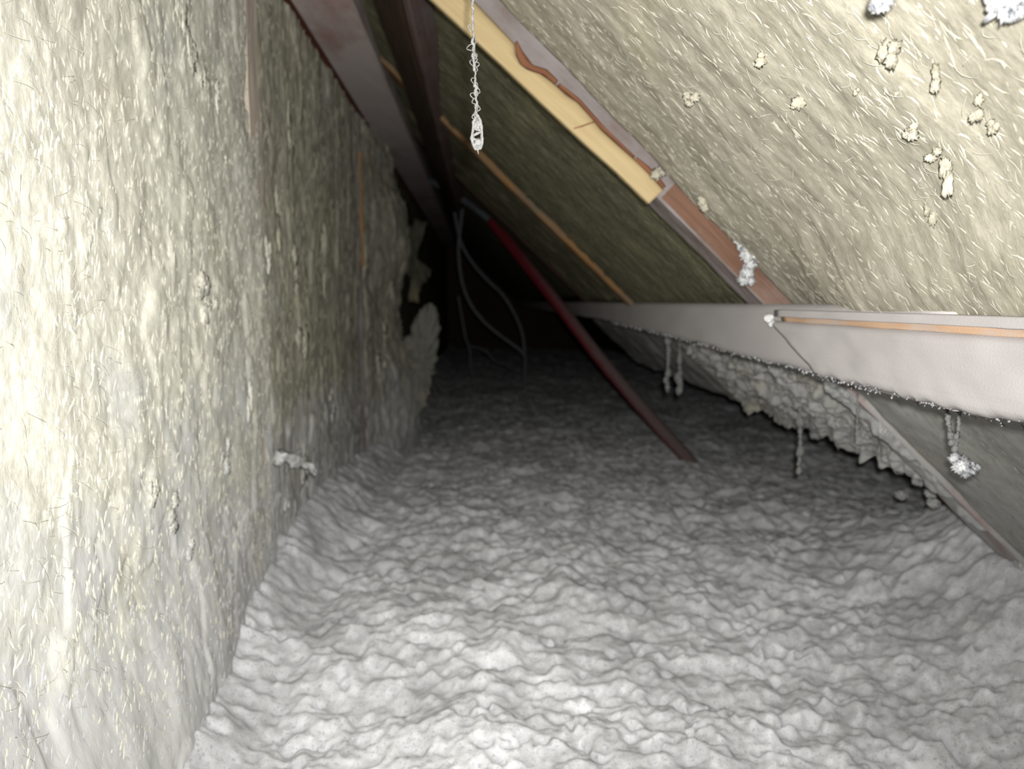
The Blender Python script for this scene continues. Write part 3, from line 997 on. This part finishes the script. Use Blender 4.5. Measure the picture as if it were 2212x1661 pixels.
def scatter_hairs(name, P, parent, count, length, rad, seed, mat, region, normal, along=None):
    rng = np.random.default_rng(seed)
    nu, nv = P.shape[:2]
    iu = rng.integers(2, nu - 3, count); iv = rng.integers(2, nv - 3, count)
    c = P[iu, iv]
    c = c[region(c)]
    count = len(c)
    nrm = np.asarray(normal, float)
    d = rng.normal(0, 1, (count, 3)); d -= (d @ nrm)[:, None] * nrm * 0.8
    if along is not None: d += np.asarray(along) * rng.normal(0, 1.6, (count, 1))
    d /= np.linalg.norm(d, axis=1, keepdims=True)
    bend = rng.normal(0, 0.8, (count, 3))
    L = length * rng.uniform(0.3, 1.2, count)
    K = 5
    V = np.zeros((count, K, 3, 3))
    e = np.cross(d, nrm); e /= np.linalg.norm(e, axis=1, keepdims=True) + 1e-9
    f = np.cross(d, e)
    for k in range(K):
        t = k / (K - 1)
        ctr = c + d * (L * (t - .5))[:, None] + bend * (L * 0.5 * t * t)[:, None] * 0.6 + nrm * (0.001 + 0.25 * L * np.sin(t * 3.1))[:, None]
        r = rad * (1 - 0.6 * abs(t - .4))
        for j in range(3):
            a = j * 2.094
            V[:, k, j] = ctr + r * (math.cos(a) * e + math.sin(a) * f)
    VV = V.reshape(-1, 3)
    tr = []
    for k in range(K - 1):
        for j in range(3):
            tr.append([k * 3 + j, k * 3 + (j + 1) % 3, (k + 1) * 3 + (j + 1) % 3, (k + 1) * 3 + j])
    Q = (np.arange(count)[:, None, None] * (3 * K) + np.array(tr)[None]).reshape(-1, 4)
    o = link(name, mesh_np(name, VV, Q, None, np.zeros((len(VV), 2))), mat, parent)
    o['kind'] = 'stuff'
    return o


nX = np.array([1.0, 0, 0]); Zu = np.array([0, 0, 1.0])
seen_near = lambda c: (c[:, 1] > 0.27) & (c[:, 2] > 0.10 + 0.25 * fbm(c[:, 1] * 12, c[:, 2] * 12, 2, 6))
seen_low = lambda c: (c[:, 1] > 0.27) & (c[:, 2] < 0.16)
scatter_tufts('wool_tufts', PN, batt_near, 9000, 0.010, 0.0018, Zu, 1, TUFT, seen_near, nX, 0.15)
scatter_tufts('wool_tufts', PN, batt_near, 7000, 0.010, 0.0020, Zu, 31, FUZZ, seen_low, nX, 0.15)
scatter_hairs('loose_fibres', PN, batt_near, 3200, 0.014, 0.00016, 2, FIBRE, seen_near, nX)
scatter_tufts('wool_tufts', PM, batt_mid, 1500, 0.022, 0.005, Zu, 3, WOOL_MID, None, nX)
scatter_tufts('wool_tufts', PF, batt_far, 500, 0.025, 0.006, Zu, 4, WOOL_MID, None, nX)
rv = lambda c: c[:, 1] > 0.22
scatter_tufts('wool_tufts', PR, roof_near, 7500, 0.010, 0.0014, T_, 5, TUFTR, rv, -M_, 0.15)
scatter_hairs('loose_fibres', PR, roof_near, 1400, 0.010, 0.00016, 6, FIBRE, rv, -M_, T_)
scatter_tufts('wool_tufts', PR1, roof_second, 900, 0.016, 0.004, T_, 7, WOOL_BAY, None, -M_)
scatter_tufts('wool_tufts', PE1, eave_second, 500, 0.014, 0.005, T_, 8, DUSTGREY, None, -M_)
scatter_tufts('wool_tufts', PE0, eave_near, 900, 0.008, 0.002, T_, 9, DUSTGREY, lambda c: c[:, 1] > .35, -M_)


# ------------------------------------------------------------------ larger clumps, flakes and hanging dust
def wisps(c, R, count, L, W, seed, along=(0, 0, 1.0), spread=0.6):
    """a ragged bunch of short flat fibres filling an ellipsoid"""
    rng = np.random.default_rng(seed)
    q = rng.normal(0, 1, (count, 3)); q /= np.linalg.norm(q, axis=1, keepdims=True)
    ctr = np.asarray(c) + q * np.asarray(R) * rng.random((count, 1)) ** 0.5
    d = np.asarray(along) + rng.normal(0, spread, (count, 3)); d /= np.linalg.norm(d, axis=1, keepdims=True)
    e = np.cross(d, rng.normal(0, 1, (count, 3))); e /= np.linalg.norm(e, axis=1, keepdims=True)
    f = np.cross(d, e)
    l = L * rng.uniform(.4, 1.2, count)[:, None]; w = W * rng.uniform(.4, 1.3, count)[:, None]
    V = np.stack([ctr - d * l / 2, ctr + e * w / 2 - d * l * .1, ctr - e * w / 2 - d * l * .1, ctr + f * w * .4, ctr + d * l / 2 + f * w * .5], 1).reshape(-1, 3)
    b = np.arange(count)[:, None, None] * 5
    T = (b + np.array([[0, 3, 1], [0, 2, 3], [1, 3, 4], [3, 2, 4], [0, 1, 2], [1, 4, 2]])[None]).reshape(-1, 3)
    return V, None, T, V[:, [1, 2]]


def clump(name, parts, mat, parent=None):
    V, Q, T, U = join_arrays(parts)
    return link(name, mesh_np(name, V, Q, T, U), mat, parent)


def flake(px, x, size, seed, curl=(0.006, 0, 0), mat=TUFT, parent=None):
    """a peeled wool flake on the knee wall: centre pixel, lying on plane x"""
    c = on_x(px[0], px[1], x)
    rng = np.random.default_rng(seed)
    parts = []
    big = max(size)
    for k in range(4):
        o = rng.normal(0, 1, 3) * np.array([.05, .45, .5]) * np.array(size)
        parts.append(blob(c + o, np.array(size) * np.array([.3, .5, .6]) * rng.uniform(.5, 1, 3), 1.1, 3, seed + k, 3.6))
    return clump('loose_flake', parts, mat, parent)


xn = XW + 0.0035
for i, (px, py, sz) in enumerate([
        ((440), 165, (.006, .012, .012)), (470, 195, (.006, .007, .018)), (415, 120, (.004, .014, .022)), (488, 347, (.003, .004, .004)),
        (395, 40, (.004, .014, .03)), (620, 1085, (.007, .020, .010)), (640, 985, (.006, .03, .012)), (375, 1110, (.005, .014, .012)),
        (330, 1060, (.005, .010, .014)), (540, 880, (.006, .006, .030)), (440, 620, (.007, .018, .018)),
        (455, 655, (.006, .015, .010)), (490, 1000, (.005, .014, .012)), (580, 560, (.006, .012, .02)),
        (415, 1190, (.005, .012, .010))]):
    flake((px, py), xn, sz, 40 + i, parent=batt_near, mat=WOOL_NEAR)
for i, (px, py, sz) in enumerate([(640, 575, (.008, .02, .03)), (655, 735, (.010, .03, .035)), (700, 560, (.008, .012, .05)), (625, 260, (.006, .014, .03)), (720, 870, (.008, .03, .02)), (660, 1010, (.008, .03, .02)), (600, 450, (.006, .012, .03))]):
    flake((px, py), XW - .002, sz, 80 + i, parent=batt_mid, mat=WOOL_MID)
for i, (px, py, sz) in enumerate([(832, 742, (.020, .05, .035)), (815, 770, (.018, .05, .03)), (850, 640, (.015, .05, .05))]):
    flake((px, py), XW + .03, sz, 95 + i, parent=batt_far, mat=WOOL_MID)

# the flake that sticks out of the wall low down, with its shadow
path = catmull([on_x(598, 985, XW + .004), on_x(630, 995, XW + .012), on_x(660, 1004, XW + .020), on_x(683, 1022, XW + .026)], 24)
V1 = tube_arrays(path, np.interp(np.linspace(0, 1, len(path)), [0, .3, .8, 1], [.008, .006, .0045, .0015]), 12, 1.3, 3)
o = clump('loose_flake', [V1, blob(path[-2], (.003, .004, .005), 1.0, 3, 5)], DUST, batt_near)
o['label'] = 'pale flake sticking out of the wool'

# tufts on the near roof wool
def roof_clump(px, py, p, r, seed, mat=WOOL_ROOF, long=1.0, parent=None, n=3):
    c = on_roof(px, py, p)
    rng = np.random.default_rng(seed)
    parts = [blob(c + rng.normal(0, .4, 3) * np.array([r * .5, r, r * long]), np.array([r, r * .8, r * long]) * rng.uniform(.35, .7), 1.1, 3, seed + k, 3.6) for k in range(3)]
    return clump('loose_flake', parts, mat, parent)


for i, (px, py, r, lg) in enumerate([(2020, 175, .0035, 2.2), (2042, 360, .004, 2.6), (2010, 460, .003, 2), (1930, 120, .006, 1.4), (2110, 240, .004, 1.3), (2150, 280, .0035, 1.2),
                                     (1970, 285, .004, 1), (1495, 215, .006, 1), (1520, 440, .006, 1.2), (1800, 535, .006, .9), (1840, 520, .004, 1.2), (1850, 198, .0017, 1), (2020, 335, .0035, .8),
                                     (1640, 130, .004, 1), (1720, 230, .005, 1), (1950, 575, .005, 1), (2180, 460, .006, .9), (1420, 370, .008, .9)]):
    roof_clump(px, py, 0.204, r, 200 + i, parent=roof_near, long=lg)

def hanging(name_pts, rad, seed, label, mat=COBWEB, lumps=5, ns=8, cat='cobweb', group='dusty cobwebs'):
    path = catmull(name_pts, 60)
    n = len(path)
    rng = np.random.default_rng(seed)
    rr = rad * (0.6 + 1.6 * np.clip(fbm(np.arange(n) * .25, np.zeros(n), 3, seed) + .3, 0, 1))
    parts = [tube_arrays(path, rr, ns, 0.9, seed)]
    for k in range(lumps):
        i = rng.integers(3, n - 1)
        parts.append(blob(path[i] + rng.normal(0, .5, 3) * rad, rad * rng.uniform(1.2, 2.4) * np.array([1, 1, 1.6]), .9, 2, seed + k))
    o = clump('dust_cobweb', parts, mat)
    tag(o, label, cat, group)
    return o


# the near dust thread with a looped tip
yd = 0.46
pts = [on_y(a, b, yd) for a, b in [(1014, -150), (1018, -60), (1022, 0), (1022, 60), (1024, 120), (1026, 170), (1029, 220), (1031, 255)]]
path = catmull(pts, 150)
n = len(path)
ar = np.arange(n)
wob = np.stack([fbm(ar * .22, ar * 0, 3, 1), fbm(ar * .22, ar * 0 + 5, 3, 2), 0 * ar], -1) * 0.0022
rr = 0.00055 + 0.0011 * np.clip(fbm(ar * .16, ar * 0, 3, 6) + .22 - 0.25 * (ar < 70), 0, 1)
parts = [tube_arrays(path + wob, rr, 8, 1.0, 3)]
rng = np.random.default_rng(5)
for k in range(26):
    i = rng.integers(60, n - 1)
    dvec = rng.normal(0, 1, 3) * np.array([1, .6, .5]); c = path[i] + wob[i]
    q = catmull([c, c + dvec * .0014, c + dvec * .0022 + np.array([0, 0, -.0016]), c + dvec * .0006 + np.array([0, 0, -.0034])], 12)
    parts.append(tube_arrays(q, 0.00028, 5, .6, k))
# loop at the tip
ctr = on_y(1031, 287, yd)
for rx, rz, off, rad_ in ((.0030, .0095, 0, .0009), (.0024, .0080, .001, .0007)):
    a = np.linspace(0, 2 * np.pi, 44)
    lp_ = np.stack([ctr[0] + rx * np.sin(a) * (1 - .25 * np.cos(a)), ctr[1] + off + .0006 * np.cos(3 * a), ctr[2] + rz * np.cos(a)], -1)
    parts.append(tube_arrays(lp_, rad_ * (0.7 + .6 * vn(a * 3, a * 0, 4)), 7, .9, 8))
for dz, tilt in ((.0045, .001), (.002, -.001), (-.0005, .0012), (-.0045, -.001), (-.0062, .0008)):
    q = np.stack([np.linspace(-.0027, .0027, 8) + ctr[0], np.full(8, ctr[1]), ctr[2] + dz + np.linspace(-1, 1, 8) * tilt], -1)
    parts.append(tube_arrays(q, .0010 if dz > 0 else .0008, 6, .9, int(dz * 10000) + 70))
parts.append(blob(ctr + np.array([0.0004, 0, .0048]), (.0022, .001, .0028), .8, 2, 9))
parts.append(blob(ctr + np.array([0.0004, 0, -.0055]), (.0018, .001, .0026), .8, 2, 10))
tip = catmull([ctr + np.array([0, 0, -.0085]), ctr + np.array([.0003, 0, -.0105]), ctr + np.array([.0007, 0, -.0125])], 8)
parts.append(tube_arrays(tip, np.linspace(.0009, .0001, len(tip)), 6, .3, 2))
o = clump('dust_cobweb', parts, COBWEB)
tag(o, 'long dust-laden cobweb thread hanging in front with a looped tip', 'cobweb', 'dusty cobwebs')

# cobweb threads under the beam
yy1 = 1.28
hanging([on_y(1443, 720, yy1), on_y(1444, 760, yy1), on_y(1443, 800, yy1), on_y(1442, 846, yy1)], .0028, 3, 'left one of a pair of short dusty threads under the far beam', COBWEB, 4)
hanging([on_y(1468, 740, yy1), on_y(1468, 790, yy1), on_y(1470, 820, yy1), on_y(1468, 848, yy1)], .0026, 4, 'right one of a pair of short dusty threads under the far beam', COBWEB, 4)
hanging([on_y(1727, 880, .92), on_y(1729, 930, .92), on_y(1728, 975, .92), on_y(1724, 1018, .92)], .0020, 5, 'dusty thread dangling over the dark gap below the clumped batt', COBWEB, 5)
hanging([on_y(1852, 850, .72), on_y(1852, 890, .72), on_y(1850, 950, .72)], .0008, 6, 'faint thread hanging against the clumped batt under the beam', COBWEB, 3)
hanging([on_y(2044, 885, .50), on_y(2050, 920, .50), on_y(2058, 960, .505), on_y(2062, 985, .51)], .0010, 7, 'left leg of the V-shaped dusty cobweb below the pale beam', COBWEB, 4)
hanging([on_y(2072, 890, .50), on_y(2070, 925, .50), on_y(2064, 962, .505), on_y(2062, 985, .51)], .0010, 8, 'right leg of the V-shaped dusty cobweb below the pale beam', COBWEB, 4)


def dust_lump(spots, y, label, seed, mat=DUST):
    parts = []
    for k, (px, py, r) in enumerate(spots):
        parts.append(blob(on_y(px, py, y), np.array([r, r * .8, r]) * y / F * .9, 1.1, 4, seed + k, 4.0))

    o = clump('dust_clump', parts, mat)
    tag(o, label, 'dust', 'hanging dust clumps')
    return o


dust_lump([(2062, 990, 12), (2078, 1005, 18), (2090, 1012, 16), (2086, 1022, 10), (2110, 1010, 8)], .50, 'dust clump at the foot of the V-shaped cobweb', 11)
dust_lump([(1625, 540, 26), (1612, 520, 22), (1640, 525, 24), (1622, 570, 13), (1614, 590, 14), (1606, 604, 12), (1622, 606, 9)], .70, 'pale dust clump hanging over the brown part of the rafter', 21)
dust_lump([(1905, 2, 20), (1892, 8, 14), (1915, -8, 18), (1885, 14, 8)], .28, 'bright white dust clump at the top border near the right', 31)
dust_lump([(2175, 0, 34), (2195, 20, 22), (2200, -10, 30), (2190, 34, 12), (2160, 12, 14)], .262, 'bright white dust clump in the top right corner', 41)

# fluff stuck to the eave batt below the beam and along the beam's lower edge
rng = np.random.default_rng(77)
parts = []
for k in range(60):
    t = rng.random()
    px = 1560 + 520 * t + rng.normal(0, 20)
    py = 806 + 0.50 * (px - 1560) + rng.normal(0, 24)
    pp = on_roof(px, py, 0.204)
    if not (R1B < pp[1] < 1.33): continue
    parts.append(blob(pp + rng.normal(0, .003, 3), rng.uniform(.004, .009) * np.array([1, 1, .9]), .75, 3, 300 + k, 2.2))
o = clump('stuck_fluff', parts, DUSTGREY, eave_second); o['kind'] = 'stuff'


def fringe(y0, y1, zfun, x, count, seed, parent, r=.0008):
    rng = np.random.default_rng(seed)
    parts = []
    for k in range(count):
        y = y0 * (y1 / y0) ** rng.random()
        z = zfun(y)
        s = r * rng.uniform(.5, 1.5) * (y / .6)
        parts.append(blob((x + rng.normal(0, .001), y, z + rng.normal(0, .0012)), (s * .7, s * rng.uniform(.6, 1.8), s), .9, 1, seed + k, 2.2))
    o = clump('dust_fringe', parts, DUSTPLATE if parent is bm_near else DUSTGREY, parent); o['kind'] = 'stuff'


fringe(0.33, 0.62, lambda y: float(zbn(np.array(y))), xb + .003, 130, 500, bm_near)
fringe(0.5, 1.6, lambda y: float(np.interp(y, yb_, zb_)), xb + .009, 260, 900, far_pl)
parts = [blob(on_x(1660, 688, xb + .002), (.004, .006, .004), .8, 2, 3), blob(on_x(1668, 700, xb + .001), (.003, .004, .003), .8, 2, 5)]
o = clump('dust_fringe', parts, DUST, far_pl); o['kind'] = 'stuff'

for o in bpy.data.objects:
    if '_b' in o: del o['_b']
